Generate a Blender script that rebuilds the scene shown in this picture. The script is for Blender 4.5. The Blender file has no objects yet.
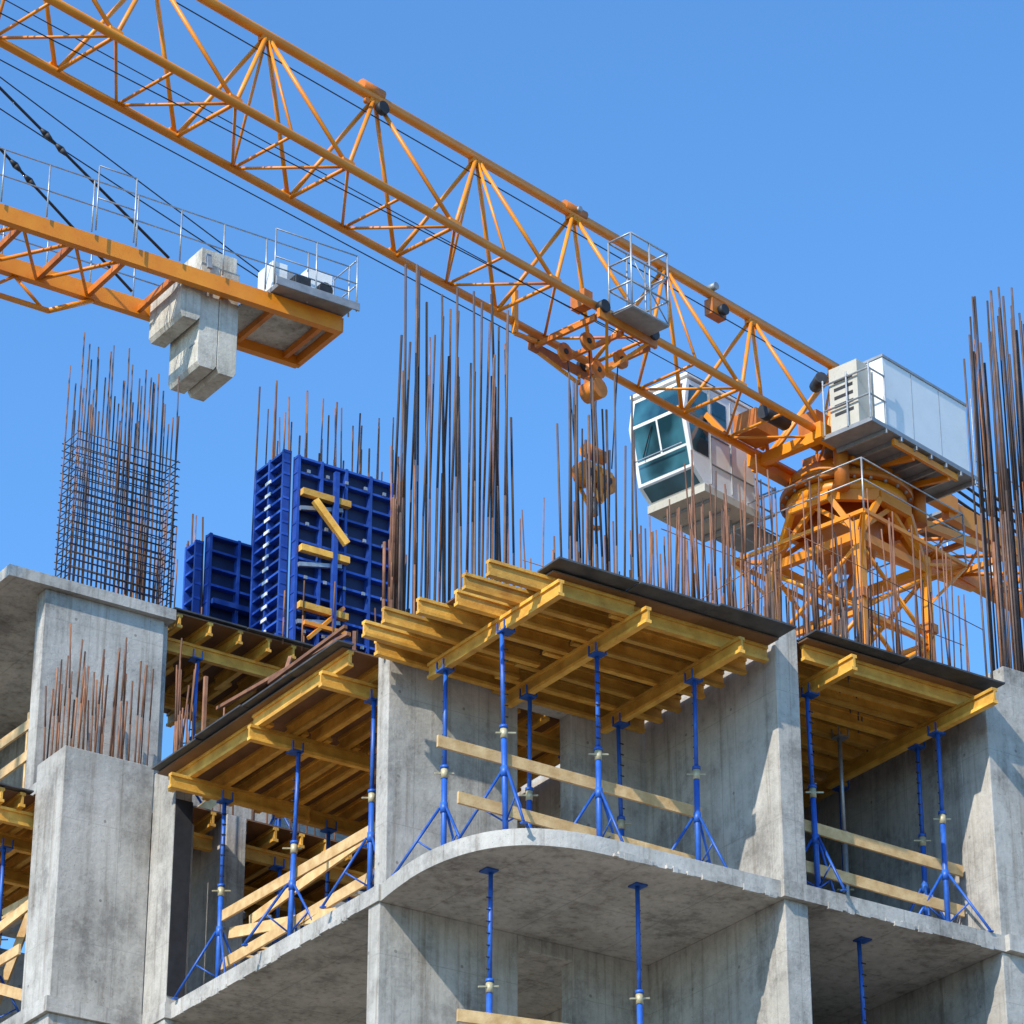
import bpy, math, random
from mathutils import Vector, Matrix
random.seed(7)
rnd=random.uniform
sc=bpy.context.scene
V=Vector
# ------------------------------------------------------------ materials
def nd(nt,t,**k):
    n=nt.nodes.new(t)
    for a,b in k.items(): setattr(n,a,b)
    return n
def mk(name):
    m=bpy.data.materials.new(name); m.use_nodes=True
    nt=m.node_tree; b=nt.nodes['Principled BSDF']
    return m,nt,b
def paint(name,c1,c2,rough=.5,metal=0.,scale=3.,island=.25,bump=0.,bscale=40,spec=.5,dirt=.25):
    """general painted / raw surface: noise blend of two colours, per-part value variation, grime"""
    m,nt,b=mk(name); L=nt.links.new
    tc=nd(nt,'ShaderNodeTexCoord')
    n=nd(nt,'ShaderNodeTexNoise'); n.inputs['Scale'].default_value=scale; n.inputs['Detail'].default_value=6; n.inputs['Roughness'].default_value=.65
    L(tc.outputs['Object'],n.inputs['Vector'])
    r=nd(nt,'ShaderNodeValToRGB'); r.color_ramp.elements[0].position=.35; r.color_ramp.elements[1].position=.7
    r.color_ramp.elements[0].color=(*c1,1); r.color_ramp.elements[1].color=(*c2,1)
    L(n.outputs['Fac'],r.inputs['Fac'])
    g=nd(nt,'ShaderNodeNewGeometry')
    mr=nd(nt,'ShaderNodeMapRange'); mr.inputs['To Min'].default_value=1-island; mr.inputs['To Max'].default_value=1+island
    L(g.outputs['Random Per Island'],mr.inputs['Value'])
    hs=nd(nt,'ShaderNodeHueSaturation'); L(r.outputs['Color'],hs.inputs['Color']); L(mr.outputs['Result'],hs.inputs['Value'])
    col=hs.outputs['Color']
    if dirt>0:
        n4=nd(nt,'ShaderNodeTexNoise'); n4.inputs['Scale'].default_value=scale*4; n4.inputs['Detail'].default_value=8; n4.inputs['Roughness'].default_value=.75
        L(tc.outputs['Object'],n4.inputs['Vector'])
        m4=nd(nt,'ShaderNodeMapRange'); m4.inputs['From Min'].default_value=.56; m4.inputs['From Max'].default_value=.68; m4.inputs['To Max'].default_value=dirt*2
        L(n4.outputs['Fac'],m4.inputs['Value'])
        mx=nd(nt,'ShaderNodeMixRGB',blend_type='MULTIPLY'); mx.inputs['Color2'].default_value=(.42,.34,.28,1)
        L(m4.outputs['Result'],mx.inputs['Fac']); L(col,mx.inputs['Color1']); col=mx.outputs['Color']
    L(col,b.inputs['Base Color'])
    b.inputs['Roughness'].default_value=rough; b.inputs['Metallic'].default_value=metal
    b.inputs['Specular IOR Level'].default_value=spec
    if bump>0:
        n2=nd(nt,'ShaderNodeTexNoise'); n2.inputs['Scale'].default_value=bscale; L(tc.outputs['Object'],n2.inputs['Vector'])
        bp=nd(nt,'ShaderNodeBump'); bp.inputs['Strength'].default_value=bump; bp.inputs['Distance'].default_value=.02
        L(n2.outputs['Fac'],bp.inputs['Height']); L(bp.outputs['Normal'],b.inputs['Normal'])
    return m
def concrete(name,base,dark,seams='wall'):
    m,nt,b=mk(name); L=nt.links.new
    tc=nd(nt,'ShaderNodeTexCoord')
    def noise(scale,det=6,mapsc=None,rough=.6):
        n=nd(nt,'ShaderNodeTexNoise'); n.inputs['Scale'].default_value=scale; n.inputs['Detail'].default_value=det; n.inputs['Roughness'].default_value=rough
        if mapsc:
            mp=nd(nt,'ShaderNodeMapping'); mp.inputs['Scale'].default_value=mapsc
            L(tc.outputs['Object'],mp.inputs['Vector']); L(mp.outputs['Vector'],n.inputs['Vector'])
        else: L(tc.outputs['Object'],n.inputs['Vector'])
        return n
    def math_(op,a,bb=None,c=None):
        n=nd(nt,'ShaderNodeMath',operation=op)
        for i,v in enumerate((a,bb,c)):
            if v is None: continue
            if isinstance(v,(int,float)): n.inputs[i].default_value=v
            else: L(v,n.inputs[i])
        return n.outputs[0]
    n1=noise(1.0,8,None,.68); n2=noise(1.6,7,(4,4,.35)); n3=noise(14,8,None,.75)
    s=math_('ADD',math_('MULTIPLY',n1.outputs['Fac'],.6),math_('MULTIPLY',n2.outputs['Fac'],.25))
    s=math_('ADD',s,math_('MULTIPLY',n3.outputs['Fac'],.25))
    r=nd(nt,'ShaderNodeValToRGB'); e=r.color_ramp.elements
    e[0].position=.45; e[0].color=(*dark,1); e[1].position=.66; e[1].color=(*[min(1,c*1.22) for c in base],1)
    k=r.color_ramp.elements.new(.55); k.color=(*base,1)
    L(s,r.inputs['Fac'])
    col=r.outputs['Color']
    # drips running down, damp patches, pinholes
    dn=noise(2.3,5,(4,4,.2)); dm=nd(nt,'ShaderNodeMapRange'); dm.inputs['From Min'].default_value=.53; dm.inputs['From Max'].default_value=.70; dm.inputs['To Min'].default_value=0; dm.inputs['To Max'].default_value=.7
    L(dn.outputs['Fac'],dm.inputs['Value'])
    mx=nd(nt,'ShaderNodeMixRGB',blend_type='MULTIPLY'); mx.inputs['Color2'].default_value=(.56,.51,.45,1)
    L(dm.outputs['Result'],mx.inputs['Fac']); L(col,mx.inputs['Color1']); col=mx.outputs['Color']
    pn=noise(.6,9,None,.74); pm=nd(nt,'ShaderNodeMapRange'); pm.inputs['From Min'].default_value=.48; pm.inputs['From Max'].default_value=.58; pm.inputs['To Min'].default_value=0; pm.inputs['To Max'].default_value=.55
    L(pn.outputs['Fac'],pm.inputs['Value'])
    mp2=nd(nt,'ShaderNodeMixRGB',blend_type='MULTIPLY'); mp2.inputs['Color2'].default_value=(.66,.65,.63,1)
    L(pm.outputs['Result'],mp2.inputs['Fac']); L(col,mp2.inputs['Color1']); col=mp2.outputs['Color']
    vn=noise(55,3,None,.5); vm=math_('GREATER_THAN',vn.outputs['Fac'],.69)
    mv=nd(nt,'ShaderNodeMixRGB',blend_type='MULTIPLY'); mv.inputs['Color2'].default_value=(.5,.5,.5,1); L(vm,mv.inputs['Fac']); L(col,mv.inputs['Color1']); col=mv.outputs['Color']
    if seams:
        sp=nd(nt,'ShaderNodeSeparateXYZ'); L(tc.outputs['Object'],sp.inputs['Vector'])
        wob=math_('MULTIPLY',n3.outputs['Fac'],.02)
        if seams=='wall':
            u=math_('ADD',sp.outputs['X'],sp.outputs['Y']); z=sp.outputs['Z']; pu,pz,wu,wz=.9,1.62,.007,.005
        else:
            u=sp.outputs['X']; z=sp.outputs['Y']; pu,pz,wu,wz=1.22,2.44,.011,.011
        fu=math_('ABSOLUTE',math_('SUBTRACT',math_('FRACT',math_('DIVIDE',math_('ADD',u,wob),pu)),.5))
        lu=math_('LESS_THAN',math_('MULTIPLY',fu,pu),wu)
        fz=math_('ABSOLUTE',math_('SUBTRACT',math_('FRACT',math_('DIVIDE',math_('ADD',z,wob),pz)),.5))
        lz=math_('LESS_THAN',math_('MULTIPLY',fz,pz),wz)
        ln=math_('MAXIMUM',lu,lz)
        f=math_('MULTIPLY',math_('MULTIPLY',ln,n2.outputs['Fac']),.5)
        if seams=='wall':
            gu=math_('MULTIPLY',math_('SUBTRACT',math_('FRACT',math_('DIVIDE',u,.9)),.25),.9)
            gz=math_('MULTIPLY',math_('SUBTRACT',math_('FRACT',math_('DIVIDE',z,1.08)),.3),1.08)
            d=math_('SQRT',math_('ADD',math_('MULTIPLY',gu,gu),math_('MULTIPLY',gz,gz)))
            hole=math_('LESS_THAN',d,.02)
            f=math_('ADD',f,math_('MULTIPLY',hole,.6))
        f=math_('MINIMUM',f,.8)
        m2=nd(nt,'ShaderNodeMixRGB',blend_type='MIX'); m2.inputs['Color2'].default_value=(.13,.12,.105,1)
        L(f,m2.inputs['Fac']); L(col,m2.inputs['Color1']); col=m2.outputs['Color']
    L(col,b.inputs['Base Color']); b.inputs['Roughness'].default_value=.9; b.inputs['Specular IOR Level'].default_value=.2
    bp=nd(nt,'ShaderNodeBump'); bp.inputs['Strength'].default_value=.55; bp.inputs['Distance'].default_value=.02
    L(n3.outputs['Fac'],bp.inputs['Height']); L(bp.outputs['Normal'],b.inputs['Normal'])
    return m
CON=concrete('raw_concrete',(.46,.43,.385),(.28,.26,.235))
CONL=concrete('slab_concrete',(.48,.45,.405),(.29,.27,.245),'slab')
WOOD=paint('yellow_timber',(.56,.26,.03),(.84,.47,.08),.6,0,5,.28,.2,dirt=.35)
WOODR=paint('raw_plank',(.50,.29,.11),(.76,.52,.25),.7,0,6,.22,.2,dirt=.3)
PLY=paint('plywood',(.14,.065,.028),(.27,.13,.055),.55,0,1.5,.2)
PLYT=paint('film_faced_plywood_edge',(.035,.035,.038),(.10,.095,.09),.6,0,4,.2)
BLUE=paint('blue_prop_paint',(.015,.08,.38),(.03,.15,.56),.45,0,9,.25)
BLUEP=paint('blue_formwork_paint',(.012,.05,.30),(.03,.10,.44),.45,0,6,.3)
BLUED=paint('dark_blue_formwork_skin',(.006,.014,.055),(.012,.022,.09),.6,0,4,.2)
GALV=paint('galvanised_steel',(.33,.34,.35),(.5,.5,.5),.45,.6,12,.15)
BRASS=paint('collar_cast',(.45,.38,.22),(.6,.52,.34),.5,.2,12,.1)
RUST=paint('rusty_rebar',(.13,.055,.03),(.29,.135,.07),.8,.1,4,.5)
DRK=paint('dark_rebar',(.075,.055,.05),(.16,.10,.075),.7,.3,4,.5)
ORG=paint('orange_crane_paint',(.72,.215,.008),(.86,.315,.015),.42,0,1.8,.12,dirt=.18)
ORGD=paint('weathered_orange_paint',(.42,.11,.01),(.70,.22,.015),.5,0,3,.2)
WHT=paint('white_panel_paint',(.72,.73,.72),(.82,.82,.80),.4,0,1.5,.04,dirt=.08)
BEI=paint('beige_panel',(.48,.44,.36),(.58,.54,.45),.6,0,2,.1)
GREY=paint('grey_steel',(.24,.25,.26),(.36,.37,.38),.5,.3,5,.15)
BLK=paint('black_rubber_and_rope',(.012,.012,.014),(.035,.035,.04),.6,0,5,.2)
BLKSTR=paint('near_black',(.012,.012,.015),(.03,.03,.035),.7,0,5,.2)  # near-black tone, used only for the strip on the narrow column
CWT=concrete('counterweight_concrete',(.60,.57,.49),(.42,.39,.33),None)
GND=paint('dry_earth',(.16,.125,.09),(.27,.22,.16),.95,0,.3,0,.5,4)
GLS,nt,b=mk('tinted_glass'); b.inputs['Roughness'].default_value=.05; b.inputs['Specular IOR Level'].default_value=1.
n_=nd(nt,'ShaderNodeTexNoise'); n_.inputs['Scale'].default_value=1.6; n_.inputs['Detail'].default_value=2; r_=nd(nt,'ShaderNodeValToRGB'); r_.color_ramp.elements[0].position=.4; r_.color_ramp.elements[1].position=.65
r_.color_ramp.elements[0].color=(.008,.04,.055,1); r_.color_ramp.elements[1].color=(.04,.15,.19,1)
tc_=nd(nt,'ShaderNodeTexCoord'); nt.links.new(tc_.outputs['Object'],n_.inputs['Vector']); nt.links.new(n_.outputs['Fac'],r_.inputs['Fac']); nt.links.new(r_.outputs['Color'],b.inputs['Base Color'])
# ------------------------------------------------------------ mesh builder
class MB:
    def __init__(s): s.v=[];s.f=[];s.m=[];s.sm=[];s.mats=[]
    def mi(s,m):
        if m not in s.mats: s.mats.append(m)
        return s.mats.index(m)
    def add(s,vs,fs,m,smooth=None):
        o=len(s.v); k=s.mi(m); s.v+= [tuple(p) for p in vs]
        for i,f in enumerate(fs):
            s.f.append([o+j for j in f]); s.m.append(k); s.sm.append(bool(smooth and smooth[i]))
    def box(s,x0,x1,y0,y1,z0,z1,m):
        vs=[(x0,y0,z0),(x1,y0,z0),(x1,y1,z0),(x0,y1,z0),(x0,y0,z1),(x1,y0,z1),(x1,y1,z1),(x0,y1,z1)]
        s.add(vs,[(0,3,2,1),(4,5,6,7),(0,1,5,4),(1,2,6,5),(2,3,7,6),(3,0,4,7)],m)
    def bar(s,p0,p1,w,h,m,up=(0,0,1)):
        p0=V(p0);p1=V(p1);d=(p1-p0).normalized();u=V(up)
        if abs(d.dot(u))>.98: u=V((1,0,0))
        a=d.cross(u).normalized();c=a.cross(d).normalized()
        vs=[p+a*i*w/2+c*j*h/2 for p in (p0,p1) for i,j in ((-1,-1),(1,-1),(1,1),(-1,1))]
        s.add(vs,[(0,3,2,1),(4,5,6,7),(0,1,5,4),(1,2,6,5),(2,3,7,6),(3,0,4,7)],m)
    def cyl(s,p0,p1,r,m,n=8,r2=None):
        p0=V(p0);p1=V(p1);r2=r if r2 is None else r2
        d=(p1-p0).normalized();u=V((0,0,1)) if abs(d.z)<.9 else V((1,0,0))
        a=d.cross(u).normalized();c=a.cross(d)
        vs=[];
        for p,rr in ((p0,r),(p1,r2)):
            for i in range(n):
                t=2*math.pi*i/n; vs.append(p+(a*math.cos(t)+c*math.sin(t))*rr)
        fs=[(i,(i+1)%n,n+(i+1)%n,n+i) for i in range(n)]; sm=[1]*n
        fs+=[tuple(range(n-1,-1,-1)),tuple(range(n,2*n))]; sm+=[0,0]
        s.add(vs,fs,m,sm)
    def prism(s,poly,a0,a1,m,axis=2,m2=None):
        def P(p,a): return (p[0],p[1],a) if axis==2 else (p[0],a,p[1])
        n=len(poly); vs=[P(p,a0) for p in poly]+[P(p,a1) for p in poly]
        s.add(vs,[tuple(range(n-1,-1,-1)),tuple(range(n,2*n))]+[(i,(i+1)%n,n+(i+1)%n,n+i) for i in range(n)],m)
    def build(s,name,parent=None,off=None,bev=0):
        me=bpy.data.meshes.new(name); o=V(off) if off else V((0,0,0))
        me.from_pydata([V(p)-o for p in s.v],[],s.f)
        for m in s.mats: me.materials.append(m)
        me.polygons.foreach_set('material_index',s.m); me.polygons.foreach_set('use_smooth',s.sm)
        me.update()
        ob=bpy.data.objects.new(name,me); sc.collection.objects.link(ob)
        if bev:
            bm_=ob.modifiers.new('bevel','BEVEL'); bm_.width=bev; bm_.segments=2; bm_.limit_method='ANGLE'; bm_.angle_limit=math.radians(50)
        if parent: ob.parent=parent
        elif off: ob.location=o
        return ob
def empty(name,loc=(0,0,0),rz=0):
    e=bpy.data.objects.new(name,None); e.location=loc; e.rotation_euler=(0,0,rz); sc.collection.objects.link(e); return e
GZ=-16.25
# ------------------------------------------------------------ ground
g=MB(); g.add([(-2500,-2500,GZ),(2500,-2500,GZ),(2500,2500,GZ),(-2500,2500,GZ)],[(0,1,2,3)],GND); g.build('ground')
# ------------------------------------------------------------ concrete building
B=empty('unfinished_concrete_building')
curve=[(0,-.02),(-.06,-.45),(-.10,-.95),(-.07,-1.4),(.03,-1.8),(.2,-2.12),(.45,-2.36),(.8,-2.52),(1.25,-2.6),(2.2,-2.63)]
def cr(p,n=5):
    out=[]
    for i in range(len(p)-1):
        a=p[max(i-1,0)];b_=p[i];c=p[i+1];d=p[min(i+2,len(p)-1)]
        for k in range(n):
            t=k/n
            out.append(tuple(.5*((2*b_[j])+(-a[j]+c[j])*t+(2*a[j]-5*b_[j]+4*c[j]-d[j])*t*t+(-a[j]+3*b_[j]-3*c[j]+d[j])*t**3) for j in (0,1)))
    out.append(p[-1]); return out
outline=cr(curve)+[(3.72,-2.66),(3.72,-2.72),(7.02,-2.72),(7.02,-2.8),(12,-2.8),(12,12),(-1.46,12),(-1.46,5.45),(-.12,5.45),(-.12,4.86),(-.03,4.86),(-.03,-.02)]
sl=MB()
for k in range(0,5):
    z=-3.25*k
    sl.prism(outline,z-.2,z,CONL)
ZU=6.22
sl.prism([(-1.95,6.4),(.58,6.4),(.58,12),(-1.95,12)],ZU-.16,ZU,CONL)
for i in range(46):
    x=rnd(4.2,6.9) if i%2 else rnd(1.4,3.6); yb=-2.722 if i%2 else -2.65; wd=rnd(.04,.22); sl.box(x,x+wd,yb-rnd(.006,.016),yb+.03,-.2-rnd(.0,.03),-.2+rnd(.02,.06),CONL)
for i in range(26):
    y=rnd(.2,4.7); sl.box(-.03-rnd(.006,.016),0,y,y+rnd(.05,.25),-.2-rnd(0,.03),-.2+rnd(.02,.05),CONL)
sl.build('floor_slabs',B)
wl=MB()
def wall(x0,x1,y0,y1,z0,z1,m=CON): wl.box(x0,x1,y0,y1,z0,z1,m)
for k in range(0,5):
    z0=-3.25*k; z1=(3.0 if k==0 else z0+3.05)
    t=k==0
    wall(.07 if t else .0,1.9,0,.25,z0,z1+(.06 if t else 0)); wall(2.68,3.8,0,.25,z0,z1); wall(1.9,2.68,.002,.248,z1-.18,z1)
    wall(3.78,4.12,-2.64,6,z0,3.27 if t else z1)
    wall(6.98,7.9,-2.7,-2.2,z0,3.38 if t else z1)
    wall(6.98,7.28,-2.2,4,z0,z1)
    wall(7.9,12,-2.7,-2.45,z0,z1)
    wall(-.1,.15,4.9,5.5,z0,3.3 if t else z1)
    wall(-1.4,-.1,5.5,6.3,z0,3.4 if t else z1)
    wall(4.12,6.98,3.2,3.45,z0,z1); wall(1.0,1.3,5.5,9,z0,z1)
    wall(.0,3.8,8.5,8.75,z0,z1); wall(11.7,12,-2.4,12,z0,z1); wall(-1.4,11.7,11.7,11.95,z0,z1)
wall(7.33,7.9,-2.68,-2.3,3.38,3.62)
for k in range(5):
    z0=-3.25*k
    wl.box(.15,.36,5.2,5.46,z0+.02,z0+2.6,CON)
wall(-1.35,.46,6.5,6.75,3.2,ZU-.16); wall(.46,.57,6.6,11.9,3.2,ZU-.16)
wall(3.0,4.3,7.6,7.85,3.2,5.95); wall(-1.4,12,11.5,11.75,3.2,6.0)
wl.build('walls_and_columns',B,bev=.012)
bt=MB(); bt.box(-.09,.16,4.885,4.896,.1,2.75,BLKSTR); bt.build('black_strip',B)  # thin near-black strip laid over the narrow column's front face
s2=MB(); s2.prism([(-1.38,6.31),(.6,6.31),(.6,11.9),(-1.38,11.9)],3.02,3.18,CONL); s2.prism([(7.3,-2.15),(11.95,-2.15),(11.95,11.9),(7.3,11.9)],3.05,3.22,CONL)
s2.build('upper_slab',B)
# ------------------------------------------------------------ formwork decks
def hbeam(mb,p0,p1,zb,h=.2,m=WOOD):
    p0=V((p0[0],p0[1],0));p1=V((p1[0],p1[1],0))
    for za,zt,w in ((0,.04,.08),(.04,h-.04,.03),(h-.04,h,.08)):
        zc=zb+(za+zt)/2; mb.bar(p0+V((0,0,zc)),p1+V((0,0,zc)),w,zt-za,m)
def deck(x0,x1,y0,y1,zt,mains,main_axis,msp,left_j=.3,name='formwork_deck',sheets=None,lip=None,left_min=0.):
    mb=MB()
    zp=zt; zs=zp-.2; zm=zs-.2
    for q in mains:
        pos,a0,a1=q
        L=a1-a0; n=max(1,math.ceil(L/3.9)); st=L/n
        for i in range(n):
            o=(i%2)*.09; s0=a0+i*st-(.2 if i else 0); e0=a0+(i+1)*st
            if main_axis=='y': hbeam(mb,(pos+o,s0),(pos+o+rnd(-.02,.02),e0),zm)
            else: hbeam(mb,(s0,pos+o),(e0,pos+o+rnd(-.02,.02)),zm)
    if main_axis=='y':
        t=y0+.12
        while t<y1-.05:
            a=x0-left_min-rnd(0,left_j)
            n=max(1,math.ceil((x1-a)/3.0)); st=(x1-a)/n
            for i in range(n):
                o=(i%2)*.1
                hbeam(mb,(a+i*st-(.25 if i else 0),t+o+rnd(-.015,.015)),(a+(i+1)*st,t+o+rnd(-.03,.03)),zs)
            t+=msp*rnd(.8,1.2)
    else:
        t=x0+.12
        while t<x1-.05:
            a=y0; n=max(1,math.ceil((y1-a)/3.0)); st=(y1-a)/n
            for i in range(n):
                o=(i%2)*.1
                hbeam(mb,(t+o,a+i*st-(.25 if i else 0)),(t+o+rnd(-.03,.03),a+(i+1)*st),zs)
            t+=msp*rnd(.8,1.2)
    sheets=sheets or [(x0,x1,y0,y1)]
    for sx0,sx1,sy0,sy1 in sheets:
        nx=max(1,round((sx1-sx0)/1.25)); ny=max(1,round((sy1-sy0)/2.5))
        for i in range(nx):
            for j in range(ny):
                a=sx0+(sx1-sx0)*i/nx; c=sy0+(sy1-sy0)*j/ny
                dx=(sx1-sx0)/nx-.005; dy=(sy1-sy0)/ny-.005
                mb.box(a,a+dx,c,c+dy,zp,zp+.016,PLY); mb.box(a,a+dx,c,c+dy,zp+.0165,zp+.022,PLYT)
    if lip:
        x0,x1,y0,y1=lip; along_x=(x1-x0)>(y1-y0); L=(x1-x0) if along_x else (y1-y0); n=max(1,round(L/1.25))
        for i in range(n):
            j0=rnd(-.07,.06); tz=rnd(0,.03)
            if along_x: mb.box(x0+L*i/n,x0+L*(i+1)/n-.006,y0+j0,y1,zp+.024+tz,zp+.046+tz,PLYT)
            else: mb.box(x0+j0,x1,y0+L*i/n,y0+L*(i+1)/n-.006,zp+.024+tz,zp+.046+tz,PLYT)
    return mb.build(name)
deck(-.05,3.72,-2.75,-.08,2.98,[(.46,-3.02,-.3),(1.68,-3.0,-.15),(3.05,-2.95,-.15)],'y',.45,.55,
     sheets=[(.5,3.72,-2.8,-.04),(-.05,.5,-1.7,-.04)],lip=(.42,3.74,-3.08,-2.6),left_min=.1)
deck(-.4,3.7,.3,4.85,3.0,[(.62,-.5,3.6),(2.45,-.42,3.6),(4.3,-.5,3.6)],'x',.42,lip=(-.54,-.3,.2,4.82))
deck(.2,3.7,5.55,8.4,3.0,[(5.9,.4,3.6),(7.2,.4,3.6)],'x',.45)
deck(4.2,6.9,-2.75,3.15,3.1,[(4.6,-3.1,3.1),(6.6,-3.3,3.1)],'y',.40,0.0,sheets=[(4.14,6.94,-2.8,3.1)],lip=(4.14,6.98,-3.02,-2.6))
deck(.6,5.2,6.55,9.6,6.25,[(6.95,.62,5.1),(8.6,.62,5.1)],'x',.42,lip=(.6,5.2,6.45,6.7))
fl=MB()
for yy in (6.5,7.3,8.4,9.5): hbeam(fl,(-1.95,yy),(.9,yy),2.6)
for i in range(10): hbeam(fl,(-1.85+i*.3,6.34),(-1.85+i*.3+.02,10),2.8)
fl.box(-1.9,.9,6.4,10,3.0,3.016,PLY); fl.box(-1.95,-1.42,6.3,10,3.02,3.04,PLYT)
fl.build('formwork_deck')
# ------------------------------------------------------------ props
def prop(x,y,z0,z1,tri=True,m=BLUE,rot=None,name='shoring_prop'):
    mb=MB(); H=z1-z0; hs=H*rnd(.50,.60)
    lx,ly=rnd(-.015,.015),rnd(-.015,.015)
    P=lambda t:(x+lx*t,y+ly*t,z0+t)
    mb.box(x-.07,x+.07,y-.07,y+.07,z0+.001,z0+.011,m)
    mb.cyl(P(.011),P(hs),.034,m,12)
    mb.cyl(P(hs-.12),P(hs-.0),.043,BRASS,12); mb.cyl(P(hs+.001),P(hs+.04),.05,m,12)
    mb.bar((x-.12,y+.02,z0+hs-.07),(x+.12,y-.02,z0+hs-.03),.018,.018,BRASS)
    mb.cyl(P(hs+.04),P(H-.02),.027,m,10)
    for k in range(7):
        t=hs+.15+k*.14
        if t<H-.1: mb.cyl((x-.029,y,z0+t),(x+.029,y,z0+t),.009,BLK,6)
    mb.box(x-.08,x+.08,y-.08,y+.08,z1-.02,z1-.001,m)
    for sx in (-1,1):
        for sy in (-1,1): mb.box(x+sx*.07-.008,x+sx*.07+.008,y+sy*.07-.008,y+sy*.07+.008,z1,z1+.11,m)
    if tri:
        r=rnd(0,6.28) if rot is None else rot
        mb.cyl(P(.78),P(.9),.046,m,10)
        for k in range(3):
            a=r+k*2.094; ca,sa=math.cos(a),math.sin(a)
            top=(x+ca*.05,y+sa*.05,z0+.84); bot=(x+ca*.55,y+sa*.55,z0+.03); kn=(x+ca*.30,y+sa*.30,z0+.43); br=(x+ca*.035,y+sa*.035,z0+.25)
            mb.cyl(top,bot,.017,m,8); mb.cyl(br,kn,.011,m,6); mb.box(bot[0]-.03,bot[0]+.03,bot[1]-.03,bot[1]+.03,z0+.002,z0+.02,m)
    mb.build(name,None,(x,y,z0))
for x,y,r in [(.46,-1.9,.3),(.46,-.62,.5),(1.68,-1.98,.4),(1.68,-.55,1.),(3.05,-2.0,.5),(3.07,-.5,.1)]: prop(x,y,0,2.58,True,BLUE,r)
for x,y,r in [(4.6,-2.25,.4),(6.6,-2.2,.9),(4.65,.6,1),(6.7,-.2,0),(6.66,-1.75,2)]: prop(x,y,0,2.7,True,BLUE,r)
prop(5.9,-1.2,0,2.85,False,GALV)
for x,y,r in [(.24,.62,.3),(.24,2.45,.8),(.3,4.3,.2),(1.8,.7,0),(1.8,2.5,1),(3.2,2.4,1),(1.9,4.4,.5),(3.2,4.4,0),(3.1,.7,0),(2,5.9,0),(3.2,7.2,0)]: prop(x,y,0,2.6,True,BLUE,r)
for x,y in [(.5,-1.5),(2.15,-2.05),(5.35,-2.1)]: prop(x,y,-3.25,-.2,True)
for x,y in [(-1.3,7.3),(-1.3,8.4),(0,6.7),(.4,7.6)]: prop(x,y,0,2.6)
for x,y in [(1.2,6.95),(2.6,6.95),(1.9,8.6),(4.0,6.95)]: prop(x,y,3.05,5.85)
# ------------------------------------------------------------ timber guard rails
def rail(pts,h=.14,w=.035,posts=(),m=WOODR,name='timber_guardrail'):
    mb=MB()
    for a,b_ in pts: mb.bar(a,b_,w,h,m)
    for a,b_ in posts: mb.bar(a,b_,.05,.05,m,(1,0,0))
    mb.build(name)
rail([((-.42,-1.85,1.02),(3.2,-1.88,.97)),((-.15,-1.86,.40),(3.2,-1.9,.33))])
rail([((4.18,-2.18,1.02),(6.92,-2.15,.98)),((4.3,-2.18,.5),(6.9,-2.15,.46))])
rail([((.33,.3,1.0),(.33,4.3,1.05)),((.34,.35,.42),(.34,4.4,.4)),((.9,.4,1.5),(.9,4.6,1.2)),((.32,1.5,.2),(.45,4.3,.85))])
rail([((-1.3,6.8,3.75),(-1.3,9.5,3.75)),((-1.3,6.8,4.2),(-1.3,9.5,4.25))],posts=[((-1.27,6.9,3.2),(-1.27,6.9,4.4)),((-1.27,8.4,3.2),(-1.27,8.4,4.4))])
rail([((-.1,-1.8,-2.1),(1.4,-2.1,-2.1)),((.0,-1.9,-2.6),(3.4,-2.35,-2.6))])
rail([((1.0,6.75,3.9),(3.6,6.75,3.95)),((1.0,6.77,4.35),(3.6,6.77,4.35)),((1.0,6.3,3.3),(3.0,7.2,5.2))])
rail([((-1.42,6.4,.9),(-1.42,9.5,.95)),((-1.3,6.4,.3),(-1.3,9.5,1.6)),((-1.35,6.35,1.5),(-1.35,9.5,1.3)),((-.9,6.4,1.9),(-.9,9.5,2.1)),((-1.3,7.6,.05),(-.9,6.6,2.5))])
rail([((-.3,.4,3.35),(-.3,2.2,3.3)),((.2,3.0,3.5),(1.4,5.0,4.6)),((.0,4.4,3.05),(.0,4.4,4.3)),((-.2,2.2,3.05),(.5,3.1,4.2)),((.3,1.2,3.05),(.9,2.2,4.3)),((.1,1.0,3.6),(.3,4.6,4.0))],.045,.045,m=RUST)
cl=MB()
for i in range(22):
    x=rnd(.8,3.4);y=rnd(1,4.2);z=.03+rnd(0,.7);a=rnd(-.3,.3)
    cl.bar((x,y-1,z),(x+a,y+1.,z+rnd(0,.9)),.12,.03,WOODR)
cl.build('loose_planks')
# ------------------------------------------------------------ rebars
def bars(pts,r=.014,m=RUST,name='rebar_cluster',lean=.02):
    mb=MB()
    for x,y,z0,z1 in pts:
        H=z1-z0; a=rnd(-lean,lean)*H; c=rnd(-lean,lean)*H; rr=r*rnd(.8,1.12)
        mid=(x+a*.35,y+c*.35,z0+H*.5); mb.cyl((x,y,z0),mid,rr,m,6); mb.cyl(mid,(x+a,y+c,z1),rr,m,6)
    return mb.build(name)
def row(x0,x1,y0,y1,z0,h0,h1,n,jit=.03):
    o=[]
    for i in range(n):
        t=(i+.5)/n
        o.append((x0+(x1-x0)*t+rnd(-jit,jit),y0+(y1-y0)*t+rnd(-jit,jit),z0,z0+rnd(h0,h1)))
    return o
bars(row(.12,1.95,.06,.06,2.9,3.8,5.6,16,.06)+row(.12,1.95,.2,.2,2.9,4.2,5.7,13,.06),.015,DRK)
bars(row(.1,1.9,.05,.2,2.9,2.6,5.2,12,.08),.013,RUST)
bars(row(.05,.32,.05,.2,2.9,1.5,2.5,12,.05),.02,RUST)
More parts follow.
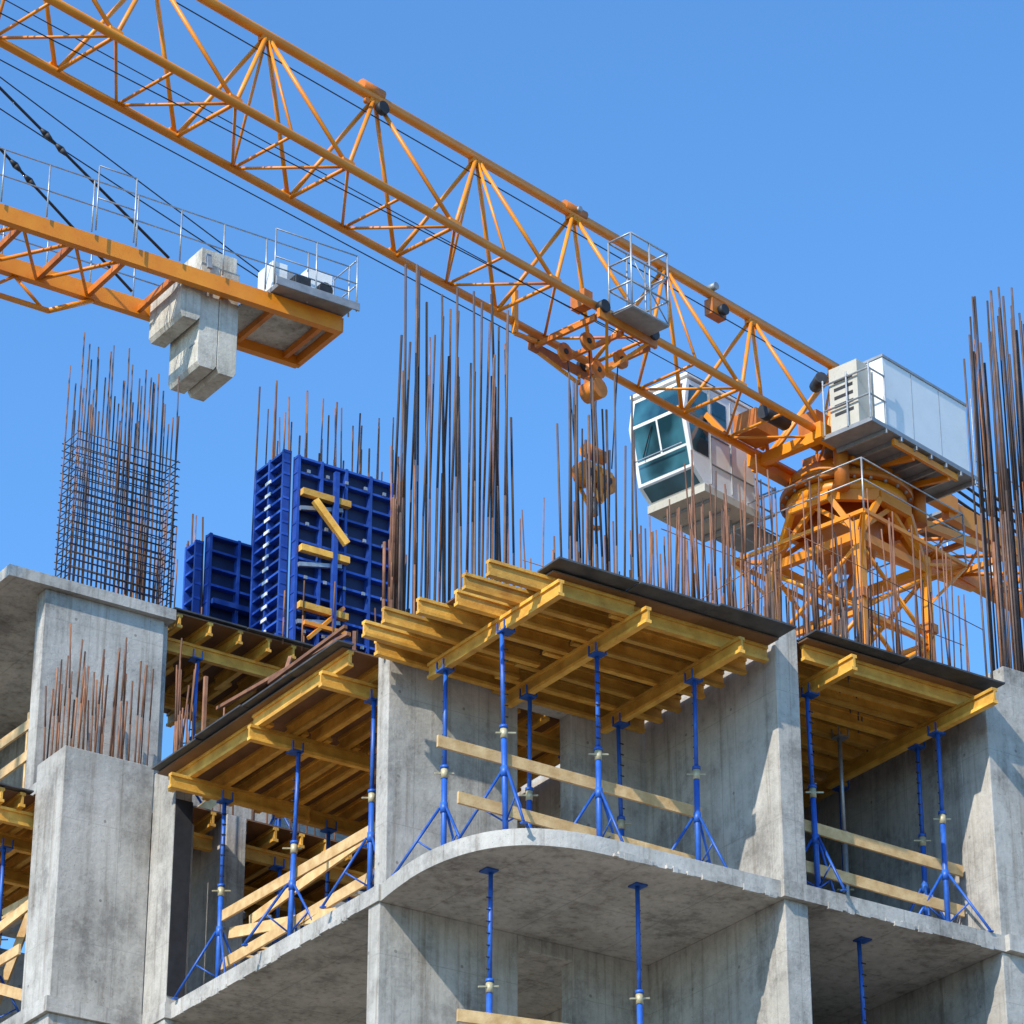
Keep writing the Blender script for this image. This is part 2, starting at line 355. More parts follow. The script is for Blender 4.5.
bars(row(2.65,3.85,.07,.07,2.9,3.9,4.9,11)+row(2.65,3.5,.2,.2,2.9,3.8,4.9,10),.015,DRK)
bars(row(3.86,3.86,-2.5,3,3.0,1.8,3.0,26,.02)+row(4.04,4.04,-2.5,3,3.0,1.7,3.0,26,.02),.011,RUST,lean=.05)
bars(row(4.2,10.5,3.3,3.3,2.9,3.5,5.3,50,.06)+row(4.2,10.5,3.4,3.4,2.9,3.2,5.0,40,.06),.012,RUST,lean=.03)
bars(row(4.3,6.9,.2,.8,3.02,2.4,4.3,46,.2),.011,RUST,lean=.035)
bars(row(7.0,10.2,.8,1.2,3.1,3.2,4.8,52,.15),.011,RUST,lean=.03)
bars(row(4.3,6.9,-.8,-.4,3.02,1.3,3.0,26,.2),.011,DRK,lean=.04)
bars(row(5.0,7.0,-2.4,-.5,3.0,.9,2.0,24,.1),.011,DRK,lean=.03)
bars(row(7.45,8.4,-2.62,-2.62,3.2,5.1,6.1,16,.03)+row(7.45,8.4,-2.35,-2.35,3.2,5.0,6.2,16,.03)+row(7.2,7.45,-2.5,-2.4,3.2,4.6,5.6,4),.015,DRK,lean=.008)
bars(row(7.4,8.4,-2.5,-2.5,3.2,2.5,5.6,14,.05),.015,RUST,lean=.01)
bars(row(-1.35,-.15,5.56,5.56,3.3,1.2,1.9,17)+row(-1.35,-.15,6.2,6.2,3.3,1.0,1.7,14)+row(-.05,.1,5,5.4,3.2,1.4,2.0,5)+row(-1.36,-1.36,5.6,6.2,3.3,1,1.5,4),.012,RUST,lean=.03)
bars(row(.4,.7,5.6,6.4,3.1,1.3,2.2,8,.06)+row(.8,3.4,6.5,6.5,3.1,1.2,2.2,14,.1),.012,RUST,lean=.06)
bars(row(.9,2.4,8.9,8.9,6.2,2.2,3.2,18,.1)+row(2.8,5.4,8.3,8.3,6.2,4.2,5.4,36,.08),.013,RUST,lean=.02)
bars(row(3.7,4.9,6.9,7.2,6.2,1.2,2.9,14,.1)+row(2.3,4.2,6.55,6.6,6.2,.5,1.3,9,.1),.014,RUST,lean=.03)
bars(row(.3,3.6,.4,5,3.02,.5,1.1,10,.15),.012,RUST,lean=.1)
tw=MB()
for z in (3.9,4.35): tw.cyl((4.04,-2.6,z),(4.04,3,z+.06),.006,RUST,5)
for z in (5.2,5.9,6.7): tw.cyl((4.2,3.3,z),(10.5,3.35,z-.1),.007,RUST,5)
for z in (5.0,6.0): tw.cyl((4.4,.4,z),(10.1,1.1,z+.1),.007,RUST,5)
tw.cyl((4.1,-2.5,4.7),(7.2,-2.5,4.15),.006,RUST,5)
tw.build('tie_wire')
rm=MB()
x0,x1=-1.0,.56; zr=ZU-.02
for i in range(24):
    x=x0+(x1-x0)*i/23
    for y in (6.55,6.95):
        h=rnd(2.8,4.0); rm.cyl((x+rnd(-.01,.01),y,zr),(x+rnd(-.05,.05),y+rnd(-.05,.05),zr+h),.0105,DRK if i%3 else RUST,6)
for k in range(21):
    z=zr+.08+k*.115
    for y in (6.53,6.97): rm.cyl((x0-.03,y,z+rnd(-.01,.01)),(x1+.03,y,z+rnd(-.02,.02)),.008,BLUED if k%2 else DRK,6)
    for x in (x0,x1): rm.cyl((x,6.53,z),(x,6.97,z),.008,DRK,6)
rm.build('rebar_mesh')
# ------------------------------------------------------------ blue wall formwork
def panel(mb,o,u,w,h,side,ribs=9,vert=3):
    o=V(o);u=V(u);n=V(side);Z=V((0,0,1))
    def b(p,q,ww,hh,m): mb.bar(p,q,ww,hh,m,n)
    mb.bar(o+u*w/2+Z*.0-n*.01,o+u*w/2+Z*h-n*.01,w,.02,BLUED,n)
    for i in range(ribs+1):
        z=h*i/ribs; z=min(max(z,.03),h-.03)
        b(o+n*.05+Z*z,o+u*w+n*.05+Z*z,.035,.1,BLUEP)
    for i in range(vert+1):
        t=w*i/vert; t=min(max(t,.03),w-.03)
        b(o+u*t+n*.052+Z*.0,o+u*t+n*.052+Z*h,.042,.115,BLUEP)
F1=MB(); y0=6.75; fz=6.32
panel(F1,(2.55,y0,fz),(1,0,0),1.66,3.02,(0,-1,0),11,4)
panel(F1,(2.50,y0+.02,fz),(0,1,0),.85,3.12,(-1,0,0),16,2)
for z in (.6,1.5,2.4):
    F1.bar((2.6,y0-.17,fz+z),(3.4,y0-.17,fz+z),.09,.10,WOOD); F1.bar((2.6,y0-.13,fz+z-.25),(3.3,y0-.13,fz+z-.1),.05,.06,GALV)
F1.bar((2.8,y0-.2,fz+2.3),(3.3,y0-.28,fz+1.7),.08,.1,WOOD); F1.bar((3.15,y0-.2,fz),(3.15,y0-.2,fz+2.85),.07,.07,BLUEP,(1,0,0))
F1.bar((2.7,y0-.3,fz+.05),(3.35,y0-.15,fz+.75),.05,.05,ORG); F1.bar((2.65,y0-.25,fz+.3),(3.4,y0-.25,fz+.3),.06,.06,ORG)
for i in range(14): F1.box(2.37,2.385,y0+.35,y0+.5,fz+.1+i*.2,fz+.15+i*.2,WHT)
for i in range(5):
    for zq in (.2,1.05,1.9,2.75): F1.box(2.7+i*.32,2.75+i*.32,y0-.14,y0-.12,fz+zq,fz+zq+.05,GALV)
F1.build('wall_formwork_panel',None,(2.5,y0,fz))
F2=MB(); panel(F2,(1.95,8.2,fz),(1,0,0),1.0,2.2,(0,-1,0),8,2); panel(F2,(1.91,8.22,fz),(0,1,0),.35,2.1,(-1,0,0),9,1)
F2.bar((2.0,8.02,7.4),(2.8,8.02,7.4),.06,.08,BLUEP)
F2.build('wall_formwork_panel',None,(1.95,8.2,fz))
# ------------------------------------------------------------ tower crane
TX,TY=15.55-.974*.35,9.65-.228*.35
TC=empty('tower_crane',(TX,TY,0),math.radians(193.2))
zb,zt=14.04,16.14; hw=.65
jib=MB()
S1=31.; pitch=2.3
for yy in (hw,-hw): jib.cyl((-.2,yy,zb),(S1,yy,zb),.068,ORG,10)
jib.cyl((.1,0,zt),(S1,0,zt),.085,ORG,10)
n=int(S1/pitch)
for i in range(n+1):
    s=.15+i*pitch; top=(s,0,zt)
    for yy in (hw,-hw):
        for ds in (-pitch/2,pitch/2):
            if s+ds>0: jib.cyl(top,(s+ds,yy,zb),.036,ORG,8)
        if i%2==0: jib.cyl(top,(s,yy,zb),.024,ORG,8)
    jib.cyl((s+pitch/2,hw,zb),(s+pitch/2,-hw,zb),.032,ORG,8)
    jib.cyl((s,hw,zb),(s,-hw,zb),.026,ORG,8)
    jib.cyl((s+pitch/2,hw,zb),(s+pitch,-hw,zb),.024,ORG,8); jib.cyl((s,-hw,zb),(s+pitch/2,hw,zb),.024,ORG,8)
    jib.box(s-.13,s+.13,-.055,.055,zt-.14,zt+.02,ORG)
    for yy in (hw,-hw):
        jib.box(s+pitch/2-.12,s+pitch/2+.12,yy-.02,yy+.02,zb,zb+.12,ORG)
    if i%4==3:
        jib.cyl((s-.25,.02,zt+.05),(s+.25,.02,zt+.05),.10,ORGD,10); jib.cyl((s-.02,-.12,zt+.05),(s-.02,.16,zt+.05),.05,GREY,8)
jib.cyl((11.6,.08,zt-.22),(11.6,.18,zt-.22),.11,BLK,14); jib.cyl((11.5,.0,zt+.1),(11.95,.0,zt+.1),.11,ORGD,12); jib.cyl((11.95,.1,zt-.25),(11.95,.16,zt-.25),.05,ORGD,8)
for s in (3.4,19.3):
    jib.cyl((s,.1,zt-.3),(s,.2,zt-.3),.1,BLK,14); jib.box(s-.16,s+.2,-.1,.08,zt-.4,zt-.1,ORGD); jib.cyl((s+.1,-.1,zt+.16),(s+.1,.1,zt+.16),.07,GREY,10)
jib.build('jib',TC)
rp=MB()
rp.cyl((.3,.12,zt-.42),(S1,.12,zt-.5),.011,BLK,5); rp.cyl((2,-.2,zb+.5),(S1,-.2,zb+.22),.009,BLK,5)
rp.cyl((6,-.75,zb-.12),(S1,-.75,zb-.3),.010,BLK,5); rp.cyl((6,.5,zb-.10),(S1,-.4,zb-.15),.010,BLK,5)
rp.build('hoist_ropes',TC)
sl_=MB()
sl_.cyl((0,0,13.20),(0,0,13.42),1.06,ORG,32); sl_.cyl((0,0,13.44),(0,0,13.56),1.16,ORGD,32); sl_.cyl((0,0,13.57),(0,0,13.86),1.0,ORG,32)
for k in range(24):
    a=k*math.pi/12; sl_.cyl((1.11*math.cos(a),1.11*math.sin(a),13.40),(1.11*math.cos(a),1.11*math.sin(a),13.60),.03,GREY,6)
for yy in (.72,-.72):
    sl_.bar((-2.2,yy,13.98),(1.7,yy,13.98),.18,.30,ORG)
    sl_.cyl((-1.3,yy,14.1),(-.1,0,16.1),.05,ORG,8); sl_.cyl((1.3,yy,14.1),(.1,0,16.14),.05,ORG,8)
for s in (-1.3,-.4,.5,1.5): sl_.bar((s,-.8,13.97),(s,.8,13.97),.14,.2,ORG)
sl_.box(-.5,.55,-.5,.5,14.1,14.3,ORGD); sl_.cyl((.6,.2,14.1),(.6,.2,14.9),.15,GREY,14); sl_.cyl((-.6,-.3,14.1),(-.6,-.3,14.7),.15,BLK,14)
sl_.box(.9,1.4,.1,.5,14.1,14.6,ORGD); sl_.cyl((1.0,.2,15.3),(1.2,.5,15.3),.11,BLK,12)
sl_.box(1.7,2.3,-.6,-.1,14.1,14.5,ORGD); sl_.cyl((2.0,.3,14.15),(2.6,.3,14.15),.14,BLK,12)
for a in (.6,2.4,4.2): sl_.cyl((1.27*math.cos(a),1.27*math.sin(a),13.1),(1.27*math.cos(a),1.27*math.sin(a),13.9),.13,ORGD,12)
sl_.build('slewing_unit',TC)
ms=MB(); w=.92
cs=[(w,w),(w,-w),(-w,-w),(-w,w)]
for (a,b_) in cs:
    ms.bar((a,b_,12.45),(a,b_,GZ),.15,.15,ORG)
    ms.box(a-.12,a+.12,b_-.12,b_+.12,11.0,11.16,ORGD)
for k in range(8):
    a=k*math.pi/4+math.pi/8; a2=a+math.pi/4
    ms.bar((1.1*math.cos(a),1.1*math.sin(a),13.1),(1.1*math.cos(a2),1.1*math.sin(a2),13.1),.1,.2,ORG)
    q=(math.copysign(w,math.cos(a)),math.copysign(w,math.sin(a)))
    ms.bar((1.1*math.cos(a),1.1*math.sin(a),13.05),(q[0],q[1],12.2),.1,.1,ORG)
for k in range(4):
    p=cs[k];q=cs[(k+1)%4]; ms.bar((p[0],p[1],12.2),(q[0],q[1],12.2),.13,.16,ORG)
    m_=((p[0]+q[0])*.5,(p[1]+q[1])*.5); ms.bar((*m_,13.05),(p[0],p[1],12.3),.08,.08,ORG); ms.bar((*m_,13.05),(q[0],q[1],12.3),.08,.08,ORG)
    # outriggers of the access platform round the head with rails
    o1=(p[0]*1.55,p[1]*1.55); o2=(q[0]*1.55,q[1]*1.55)
    ms.bar((*o1,12.3),(*o2,12.3),.05,.07,ORG); ms.bar((*p,12.3),(*o1,12.3),.06,.06,ORG); ms.bar((*p,11.5),(*o1,12.27),.045,.045,ORG)
    ms.cyl((*o1,12.9),(*o2,12.9),.014,GALV,6); ms.cyl((*o1,13.3),(*o2,13.3),.014,GALV,6); ms.cyl((*o1,12.3),(*o1,13.3),.018,GALV,6)
ms.cyl((0,0,12.3),(0,0,13.19),.42,ORGD,20,.7)
zz=12.1
while zz>GZ+1.6:
    for k in range(4):
        p=cs[k];q=cs[(k+1)%4]
        if zz<11.9: ms.bar((*p,zz),(*q,zz),.08,.08,ORG)
        m_=((p[0]+q[0])/2,(p[1]+q[1])/2)
        ms.cyl((*p,zz-.04),(*m_,zz-.65),.04,ORG,8); ms.cyl((*q,zz-.04),(*m_,zz-.65),.04,ORG,8)
        ms.cyl((*p,zz-1.26),(*m_,zz-.65),.04,ORG,8); ms.cyl((*q,zz-1.26),(*m_,zz-.65),.04,ORG,8)
    zz-=1.3
for yy in (-.2,.2): ms.bar((.4,yy,12.2),(.4,yy,GZ),.03,.03,GALV)
for i in range(60): ms.cyl((.4,-.2,12.1-i*.3),(.4,.2,12.1-i*.3),.012,GALV,5)
ms.box(-2.2,2.2,-2.2,2.2,GZ,GZ+.8,CON)
ms.build('mast',TC)
cj=MB()
for yy in (.66,-.66): cj.bar((-2.0,yy,13.9),(-13,yy,13.9),.16,.38,ORG)
for yy in (.66,-.66): cj.bar((-1.0,yy,13.3),(-4.6,yy,13.72),.12,.14,ORG)
for i in range(12):
    s=-2.3-i*.95; cj.bar((s,-.6,13.86),(s,.6,13.86),.08,.1,ORG); cj.cyl((s,-.6,13.82),(s-.95,.6,13.82),.035,ORG,6); cj.cyl((s,.6,13.78),(s-.95,-.6,13.78),.03,ORG,6)
for i in range(4):
    cj.cyl((-.6-.0,.3-.2*i,15.4),(-13,.3-.2*i,14.2),.03,BLK,6)
cj.box(-3.2,-2.4,-.5,.5,14.1,14.16,GREY)
for yy in (.95,-.95):
    for z in (14.5,15.0): cj.cyl((-2.6,yy,z),(-13,yy,z),.015,GALV,6)
    for i in range(8): cj.cyl((-2.9-i*1.4,yy,14),(-2.9-i*1.4,yy,15),.018,GALV,6)
for k in range(3): cj.box(-12.6+k*.5,-12.2+k*.5,-.55,.55,12.4,14.6,CWT)
cj.build('counter_jib',TC)
mp=MB(); ms0,my,mz=1.05,-.18,-.22
def mbx(a,b_,c,d,e,f,m): mp.box(a+ms0,b_+ms0,c+my,d+my,e+mz,f+mz,m)
def mcy(p,q,r,m,n=6): mp.cyl((p[0]+ms0,p[1]+my,p[2]+mz),(q[0]+ms0,q[1]+my,q[2]+mz),r,m,n)
mbx(-2.45,.55,.93,2.0,14.02,14.10,GREY)
for i in range(7): mbx(-2.4+i*.42,-2.36+i*.42,.93,2.0,13.94,14.018,GALV)
mbx(-2.35,.03,1.50,1.90,14.18,15.5,WHT)
mbx(-2.37,.05,1.49,1.92,15.501,15.55,GREY); mbx(-2.37,.05,1.905,1.925,14.12,14.18,GREY)
for q in (-1.56,-.77): mbx(q,q+.012,1.9005,1.904,14.2,15.48,GREY)
mbx(.1,.5,1.1,1.7,14.1,15.35,BEI); mbx(-.9,.08,.98,1.48,14.1,15.3,BEI)
for i in range(5): mbx(.502,.508,1.2,1.6,14.4+i*.16,14.46+i*.16,BLK)
for zz in (14.55,15.05): mcy((.55,1.0,zz),(.55,1.98,zz),.018,GALV); mcy((.55,1.98,zz),(.1,1.98,zz),.018,GALV)
for p in ((.55,1.0),(.55,1.5),(.55,1.98),(.12,1.98),(-2.42,.96),(-2.42,1.98)): mcy((*p,14.08),(*p,15.15 if p[0]>-2 else 15.65),.018,GALV)
for yy in (1.0,1.9): mp.bar((-.9,yy+my,13.70),(.9,yy+my,13.70),.06,.12,ORG)
mp.bar((.3,.6,13.82),(.3,1.7,13.64),.07,.1,ORG); mp.bar((-.7,.6,13.82),(-.7,1.7,13.64),.07,.1,ORG)
mp.build('machinery_platform',TC,bev=.006)
# operator cab: boxy body, glazed sloping front
cb=MB(); ya,yb_=-2.3,-1.05
prof=[(1.2,13.25),(2.55,13.25),(2.85,13.5),(3.08,14.55),(2.98,15.15),(1.2,15.2)]
cb.prism(prof,ya,yb_,WHT,axis=1)
cb.box(1.1,2.6,ya-.02,yb_+.02,13.1,13.248,BEI); cb.box(1.15,3.0,ya-.03,yb_+.03,15.202,15.27,WHT)
def gl(a,b_,y0,y1,off=.006,m=GLS):
    a=V((a[0],0,a[1]));b_=V((b_[0],0,b_[1])); d=(b_-a).normalized(); nn=V((d.z,0,-d.x))
    if nn.x<0: nn=-nn
    A=a+nn*off;Bq=b_+nn*off
    cb.add([(A.x,y0,A.z),(A.x,y1,A.z),(Bq.x,y1,Bq.z),(Bq.x,y0,Bq.z)],[(0,1,2,3)],m)
def lerp(a,b_,t): return (a[0]+(b_[0]-a[0])*t,a[1]+(b_[1]-a[1])*t)
ym=(ya+yb_)/2
A,Bp,C_,D=prof[1],prof[2],prof[3],prof[4]
gl(lerp(Bp,C_,.05),lerp(Bp,C_,.36),ya+.08,yb_-.08); gl(lerp(Bp,C_,.41),lerp(Bp,C_,.97),ya+.08,ym-.02); gl(lerp(Bp,C_,.41),lerp(Bp,C_,.97),ym+.02,yb_-.08)
gl(lerp(C_,D,.06),lerp(C_,D,.88),ya+.08,yb_-.08); gl(lerp(A,Bp,.15),lerp(A,Bp,.9),ya+.08,yb_-.08)
cb.bar((3.0,ya+.25,13.95),(3.09,ym-.1,14.45),.02,.02,BLK)
cb.bar((3.04,ya+.1,13.9),(3.04,yb_-.1,13.9),.02,.02,GALV)
yo=yb_+.006
cb.add([(2.45,yo,13.8),(2.86,yo,13.8),(3.0,yo,14.54),(2.92,yo,15.05),(2.45,yo,15.05)],[(0,1,2,3,4)],GLS)
cb.add([(1.95,yo,14.3),(2.34,yo,14.3),(2.34,yo,15.0),(1.95,yo,15.0)],[(0,1,2,3)],GLS)
for a,b_ in (((2.40,13.3),(2.40,15.15)),((1.9,14.25),(2.38,14.25)),((1.25,13.7),(2.38,13.7)),((1.85,13.3),(1.85,15.1)),((1.22,14.9),(1.85,14.9))):
    cb.bar((a[0],yb_+.012,a[1]),(b_[0],yb_+.012,b_[1]),.02,.024,GREY,(0,1,0))
for i in range(4): cb.box(1.35,1.65,yb_+.001,yb_+.01,14.4+i*.09,14.44+i*.09,BLK)
for i in range(3): cb.bar((1.3+i*.5,ya+.1,13.08),(1.3+i*.5,yb_-.1,13.08),.06,.04,GREY)
cb.bar((1.5,ym,15.2),(1.5,-.6,14.2),.1,.1,ORG); cb.bar((2.5,-1.02,14.6),(2.5,-.65,14.1),.1,.1,ORG); cb.bar((1.3,-1.0,13.99),(1.3,-.5,13.99),.1,.1,ORG)
cb.box(.3,1.08,-2.1,-1.3,13.1,13.16,GREY)
for z in (13.6,14.1):
    cb.cyl((.3,-2.1,z),(1.1,-2.1,z),.018,GALV,6); cb.cyl((.3,-2.1,z),(.3,-1.3,z),.018,GALV,6); cb.cyl((.3,-1.32,z),(1.1,-1.32,z),.018,GALV,6)
for p in ((.3,-2.1),(.3,-1.7),(.3,-1.32),(.7,-1.32),(.7,-2.1)): cb.cyl((*p,13.1),(*p,14.15),.018,GALV,6)
cb.cyl((2.8,-1.3,15.26),(2.8,-1.3,15.4),.06,BLK,10); cb.box(1.5,2.2,-2.1,-1.5,15.272,15.45,WHT)
cb.build('operator_cab',TC,bev=.012)
bk=MB()
bx0,bx1,by0,by1,bz=6.1,7.0,.72,1.2,13.95
for z in (bz,bz+.45,bz+.9,bz+1.35):
    for a,b_ in (((bx0,by0),(bx1,by0)),((bx1,by0),(bx1,by1)),((bx1,by1),(bx0,by1)),((bx0,by1),(bx0,by0))): bk.cyl((*a,z),(*b_,z),.018,GALV,6)
for p in ((bx0,by0),(bx1,by0),(bx1,by1),(bx0,by1),((bx0+bx1)/2,by1),((bx0+bx1)/2,by0)): bk.cyl((*p,bz),(*p,bz+1.35),.018,GALV,6)
bk.cyl((bx0,by1,bz),(bx1,by1,bz+.9),.012,GALV,5); bk.cyl((bx1,by1,bz),(bx0,by1,bz+.9),.012,GALV,5); bk.box(bx0,bx1,by0,by1,bz-.03,bz-.005,GREY)
bk.build('inspection_basket',TC)
tr=MB(); ts=6.6
for yy in (hw+.1,-hw-.1):
    tr.bar((ts-.7,yy,13.86),(ts+.7,yy,13.86),.06,.16,ORGD)
    for ss in (-.6,.6): tr.cyl((ts+ss,yy-.05,14.0),(ts+ss,yy+.08,14.0),.11,BLK,12)
    tr.bar((ts-.5,yy,13.8),(ts,yy*.4,13.25),.05,.05,ORG); tr.bar((ts+.5,yy,13.8),(ts,yy*.4,13.25),.05,.05,ORG)
for ss in (-.65,0,.65): tr.bar((ts+ss,-hw,13.82),(ts+ss,hw,13.82),.06,.08,ORGD)
for ss in (-.4,.4):
    for yy in (-.25,.25):
        tr.cyl((ts+ss,yy-.03,13.65),(ts+ss,yy+.03,13.65),.16,ORGD,16); tr.cyl((ts+ss,yy-.05,13.65),(ts+ss,yy+.05,13.65),.05,BLK,8)
tr.bar((ts-.3,-.15,13.27),(ts+.3,.15,13.27),.06,.1,ORGD); tr.box(ts-.1,ts+.1,-.1,.1,12.95,13.24,ORGD); tr.cyl((ts,-.16,13.0),(ts,.16,13.0),.17,ORGD,14)
tr.box(ts+.55,ts+.75,.2,.5,14.1,14.4,ORGD); tr.bar((ts+1.2,-.6,13.8),(ts+1.2,-.6,14.6),.08,.08,ORG,(1,0,0)); tr.bar((ts+1.2,-.6,13.8),(ts+.7,-.6,13.86),.06,.06,ORG)
tr.build('trolley',TC)
hk=MB(); hz=11.1
for ss in (-.22,.22):
    for yy in (-.18,.18): hk.cyl((ts+ss,yy,hz+.5),(ts+ss*1.6,yy*1.3,13.6),.011,BLK,5)
    hk.cyl((ts+ss,-.1,hz+.3),(ts+ss,.1,hz+.3),.21,ORGD,18); hk.cyl((ts+ss,-.14,hz+.3),(ts+ss,.14,hz+.3),.06,BLK,10)
for yy in (-.12,.12):
    hk.bar((ts-.3,yy,hz+.42),(ts+.3,yy,hz+.42),.02,.1,ORG); hk.bar((ts-.28,yy,hz+.2),(ts,yy,hz-.15),.02,.09,ORG); hk.bar((ts+.28,yy,hz+.2),(ts,yy,hz-.15),.02,.09,ORG); hk.bar((ts,yy,hz+.5),(ts,yy,hz-.15),.02,.1,ORG)
hk.cyl((ts,0,hz-.05),(ts,0,hz-.35),.06,GREY,10)
hk.cyl((ts-.22,0,hz+.75),(ts+.22,0,hz+.75),.12,ORGD,12)
pr=None
for i in range(9):
    a=math.radians(90-i*30); p=(ts+.12*math.cos(a),0,hz-.47+.12*math.sin(a))
    if pr: hk.cyl(pr,p,.035,ORGD,8)
    pr=p
hk.build('hook_block',TC)
# ------------------------------------------------------------ second crane: counter-jib of it is in view
OX=-9.0
T2=empty('tower_crane',(OX,13.35,0))
c2=MB(); off=(OX,13.35,0); ya,yb_=12.6,14.0; zc=15.9; X1=6.7
for yy in (ya,yb_): c2.bar((OX+1,yy,zc-.15),(X1,yy,zc-.15),.14,.30,ORG)
for i in range(17):
    x=X1-.3-i*.95
    c2.bar((x,ya,zc-.2),(x,yb_,zc-.2),.08,.12,ORGD)
    if x<3: c2.cyl((x,ya,zc-.23),(x-.95,yb_,zc-.23),.035,ORG,6); c2.cyl((x,yb_,zc-.26),(x-.95,ya,zc-.26),.03,ORG,6)
c2.bar((X1,ya-.05,zc-.15),(X1,yb_+.05,zc-.15),.1,.27,ORG)
for yy in (yb_,):
    c2.cyl((OX+1,yy,zc-.75),(1.9,yy,zc-.75),.05,ORG,8); c2.cyl((1.9,yy,zc-.75),(2.7,yy,zc-.28),.05,ORG,8)
    for i in range(9):
        x=1.8-i*1.1; c2.cyl((x,yy,zc-.75),(x-.55,yy,zc-.3),.03,ORG,6); c2.cyl((x-1.1,yy,zc-.75),(x-.55,yy,zc-.3),.03,ORG,6)
c2.box(5.0,X1-.06,ya+.08,yb_-.08,zc-.12,zc-.06,CWT)
c2.build('counter_jib',T2,off)
h2=MB()
def rl(x0,x1,y,hh=1.):
    nn=max(1,int((x1-x0)/.8))
    for z in (zc+.5*hh,zc+1.0*hh): h2.cyl((x0,y,z),(x1,y,z),.013,GALV,6)
    for i in range(nn+1): x=x0+(x1-x0)*i/nn; h2.cyl((x,y,zc),(x,y,zc+1.*hh),.015,GALV,6)
rl(OX+1,X1+.1,ya-.12); rl(OX+1,X1+.1,yb_+.12); rl(5.2,X1+.12,ya-.35,1.1); rl(5.2,X1+.12,yb_+.2,1.1); rl(1.9,2.6,ya-.2,1.25)
for z in (zc+.5,zc+1.0): h2.cyl((X1+.1,ya-.35,z),(X1+.1,yb_+.12,z),.014,GALV,6)
for yy in (13.0,13.5): h2.cyl((X1+.1,yy,zc),(X1+.1,yy,zc+1),.016,GALV,6)
h2.build('handrails',T2,off)
w2=MB()
w2.box(5.3,6.75,ya-.38,yb_-.2,zc+.02,zc+.12,GREY); w2.cyl((5.85,ya+.3,zc+.42),(5.85,yb_-.4,zc+.42),.26,GREY,20); w2.cyl((5.85,ya+.25,zc+.42),(5.85,ya+.3,zc+.42),.33,GREY,20)
w2.box(6.1,6.6,ya+.1,ya+.8,zc+.12,zc+.85,WHT); w2.box(5.35,5.65,ya+.0,ya+.5,zc+.12,zc+.7,WHT); w2.box(5.7,6.0,ya-.2,ya+.15,zc+.12,zc+.45,BLK)
w2.cyl((6.35,ya+.08,zc+.4),(6.35,ya-.12,zc+.4),.14,BLK,14); w2.box(5.2,6.85,ya-.42,ya-.39,zc-.02,zc+.14,GREY); w2.cyl((6.5,yb_-.5,zc+.12),(6.5,yb_-.5,zc+.8),.16,GREY,12)
w2.build('hoist_winch',T2,off,bev=.01)
k2=MB()
for i,(xa,wx,z0,z1,yw) in enumerate(((3.72,.36,zc-.85,zc-.02,.02),(4.10,.36,zc-1.65,zc+.35,.08),(4.475,.36,zc-1.68,zc+.33,.08))):
    k2.prism([(xa,z0+.08),(xa+.05,z0),(xa+wx-.05,z0),(xa+wx,z0+.08),(xa+wx,z1),(xa,z1)],ya+.12+yw,yb_-.12-yw,CWT,axis=1)
k2.prism([(4.12,zc+.36),(4.8,zc+.36),(4.8,zc+.66),(4.12,zc+.66)],ya+.25,yb_-.25,CWT,axis=1)
k2.bar((4.2,ya+.1,zc+.2),(4.2,ya+.16,zc+.5),.05,.09,GREY)
for zq in (.2,-.5,-1.2): k2.box(4.09,4.099,ya+.3,ya+.5,zc+zq,zc+zq+.03,GREY)
k2.build('counterweights',T2,off,bev=.015)
p2=MB()
for yy,xe in ((ya+.05,3.4),(yb_-.05,3.4)):
    a=V((xe,yy,zc+.1)); b_=V((OX,13.35+(yy-13.35)*.3,zc+.1+(xe-OX)*.70))
    p2.cyl(a,b_,.025,BLK,8)
    d=(b_-a).normalized()
    for t in (2.4,2.75,4.2): p2.cyl(a+d*t,a+d*(t+.12),.03,BLK,8,.06); p2.cyl(a+d*(t+.12),a+d*(t+.24),.06,BLK,8,.03)
p2.cyl((5.9,13.3,zc+.7),(OX,13.3,zc+6.8),.012,BLK,5); p2.cyl((5.9,13.4,zc+.7),(OX,13.4,zc+5.4),.012,BLK,5)
p2.build('pendant_ties',T2,off)
m2=MB(); w=.9
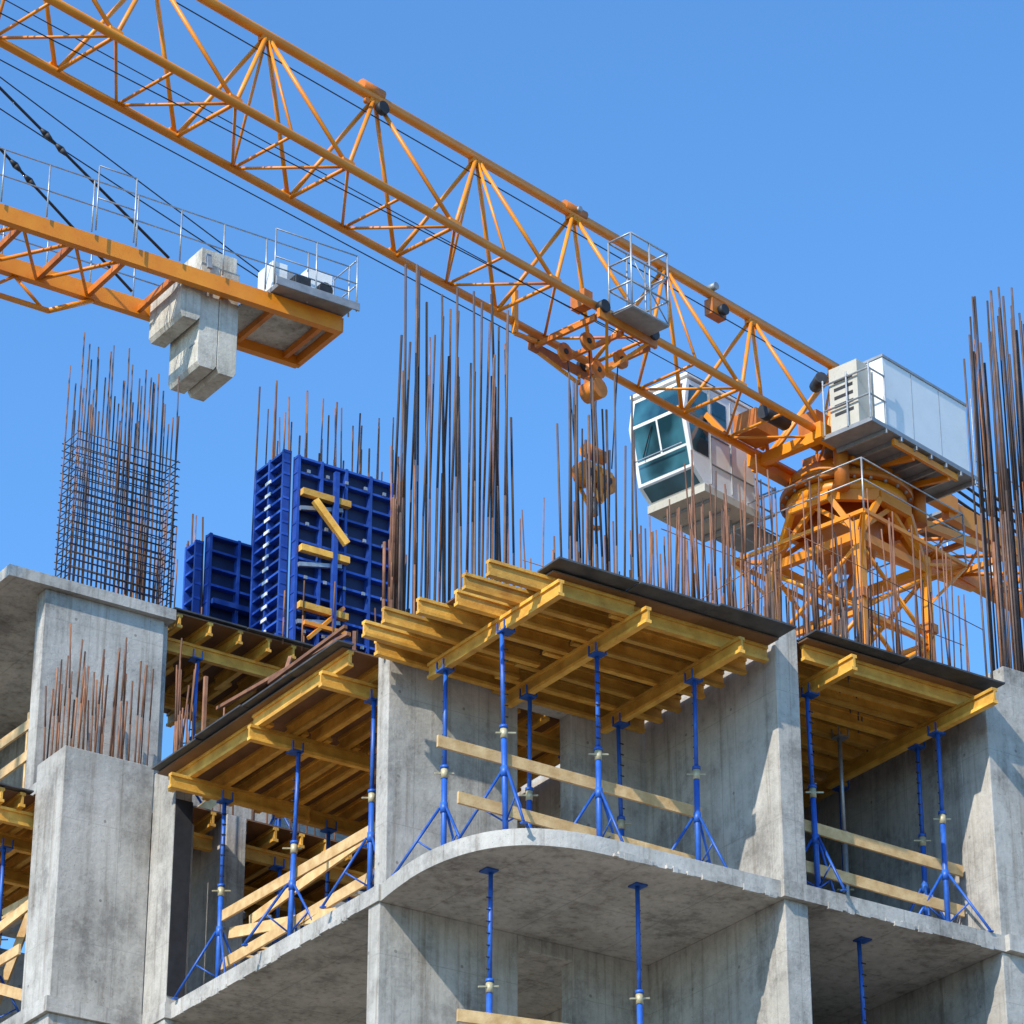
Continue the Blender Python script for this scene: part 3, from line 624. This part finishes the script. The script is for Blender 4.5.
for a in (-w,w):
    for b_ in (-w,w): m2.bar((OX+a,13.35+b_,24.6),(OX+a,13.35+b_,GZ),.15,.15,ORG)
zz=24.
while zz>GZ+2:
    for s1 in (-w,w):
        m2.cyl((OX-w,13.35+s1,zz),(OX+w,13.35+s1,zz-1.8),.04,ORG,6); m2.cyl((OX+s1,13.35-w,zz-1.8),(OX+s1,13.35+w,zz),.04,ORG,6)
    zz-=1.8
m2.build('mast',T2,off)
# ------------------------------------------------------------ light, sky, camera
sd=V((-.84,-.34,.72)).normalized()
el=math.asin(sd.z); rot=math.atan2(sd.x,sd.y)
w_=bpy.data.worlds.new("World"); sc.world=w_; w_.use_nodes=True; nt=w_.node_tree
bg=nt.nodes['Background']; sk=nt.nodes.new('ShaderNodeTexSky'); sk.sky_type='NISHITA'; sk.sun_disc=False
sk.sun_elevation=el; sk.sun_rotation=rot; sk.air_density=1.0; sk.dust_density=.5; sk.ozone_density=2.0; sk.altitude=0
mg=nt.nodes.new('ShaderNodeMixRGB'); mg.blend_type='MULTIPLY'; mg.inputs['Fac'].default_value=1; mg.inputs['Color2'].default_value=(1.0,1.68,2.2,1)
nt.links.new(sk.outputs['Color'],mg.inputs['Color1']); nt.links.new(mg.outputs['Color'],bg.inputs['Color']); bg.inputs['Strength'].default_value=.13
ld=bpy.data.lights.new('sun','SUN'); ld.energy=5.0; ld.angle=math.radians(.5); ld.color=(1,.93,.82)
lo=bpy.data.objects.new('sun',ld); sc.collection.objects.link(lo); lo.rotation_euler=sd.to_track_quat('Z','Y').to_euler(); lo.location=(-40,-30,50)
th=math.radians(27.4);hd=math.radians(56.2)
cd=bpy.data.cameras.new('camera'); cd.sensor_width=36; cd.lens=3500/1024*36; cd.clip_end=8000; cd.clip_start=.5
co=bpy.data.objects.new('camera',cd); sc.collection.objects.link(co); co.location=(-19.5932,-31.9798,-14.6234)
co.rotation_euler=(math.pi/2+th,0,hd-math.pi/2)
sc.camera=co
sc.view_settings.view_transform='Standard'; sc.view_settings.look='None'; sc.view_settings.exposure=0
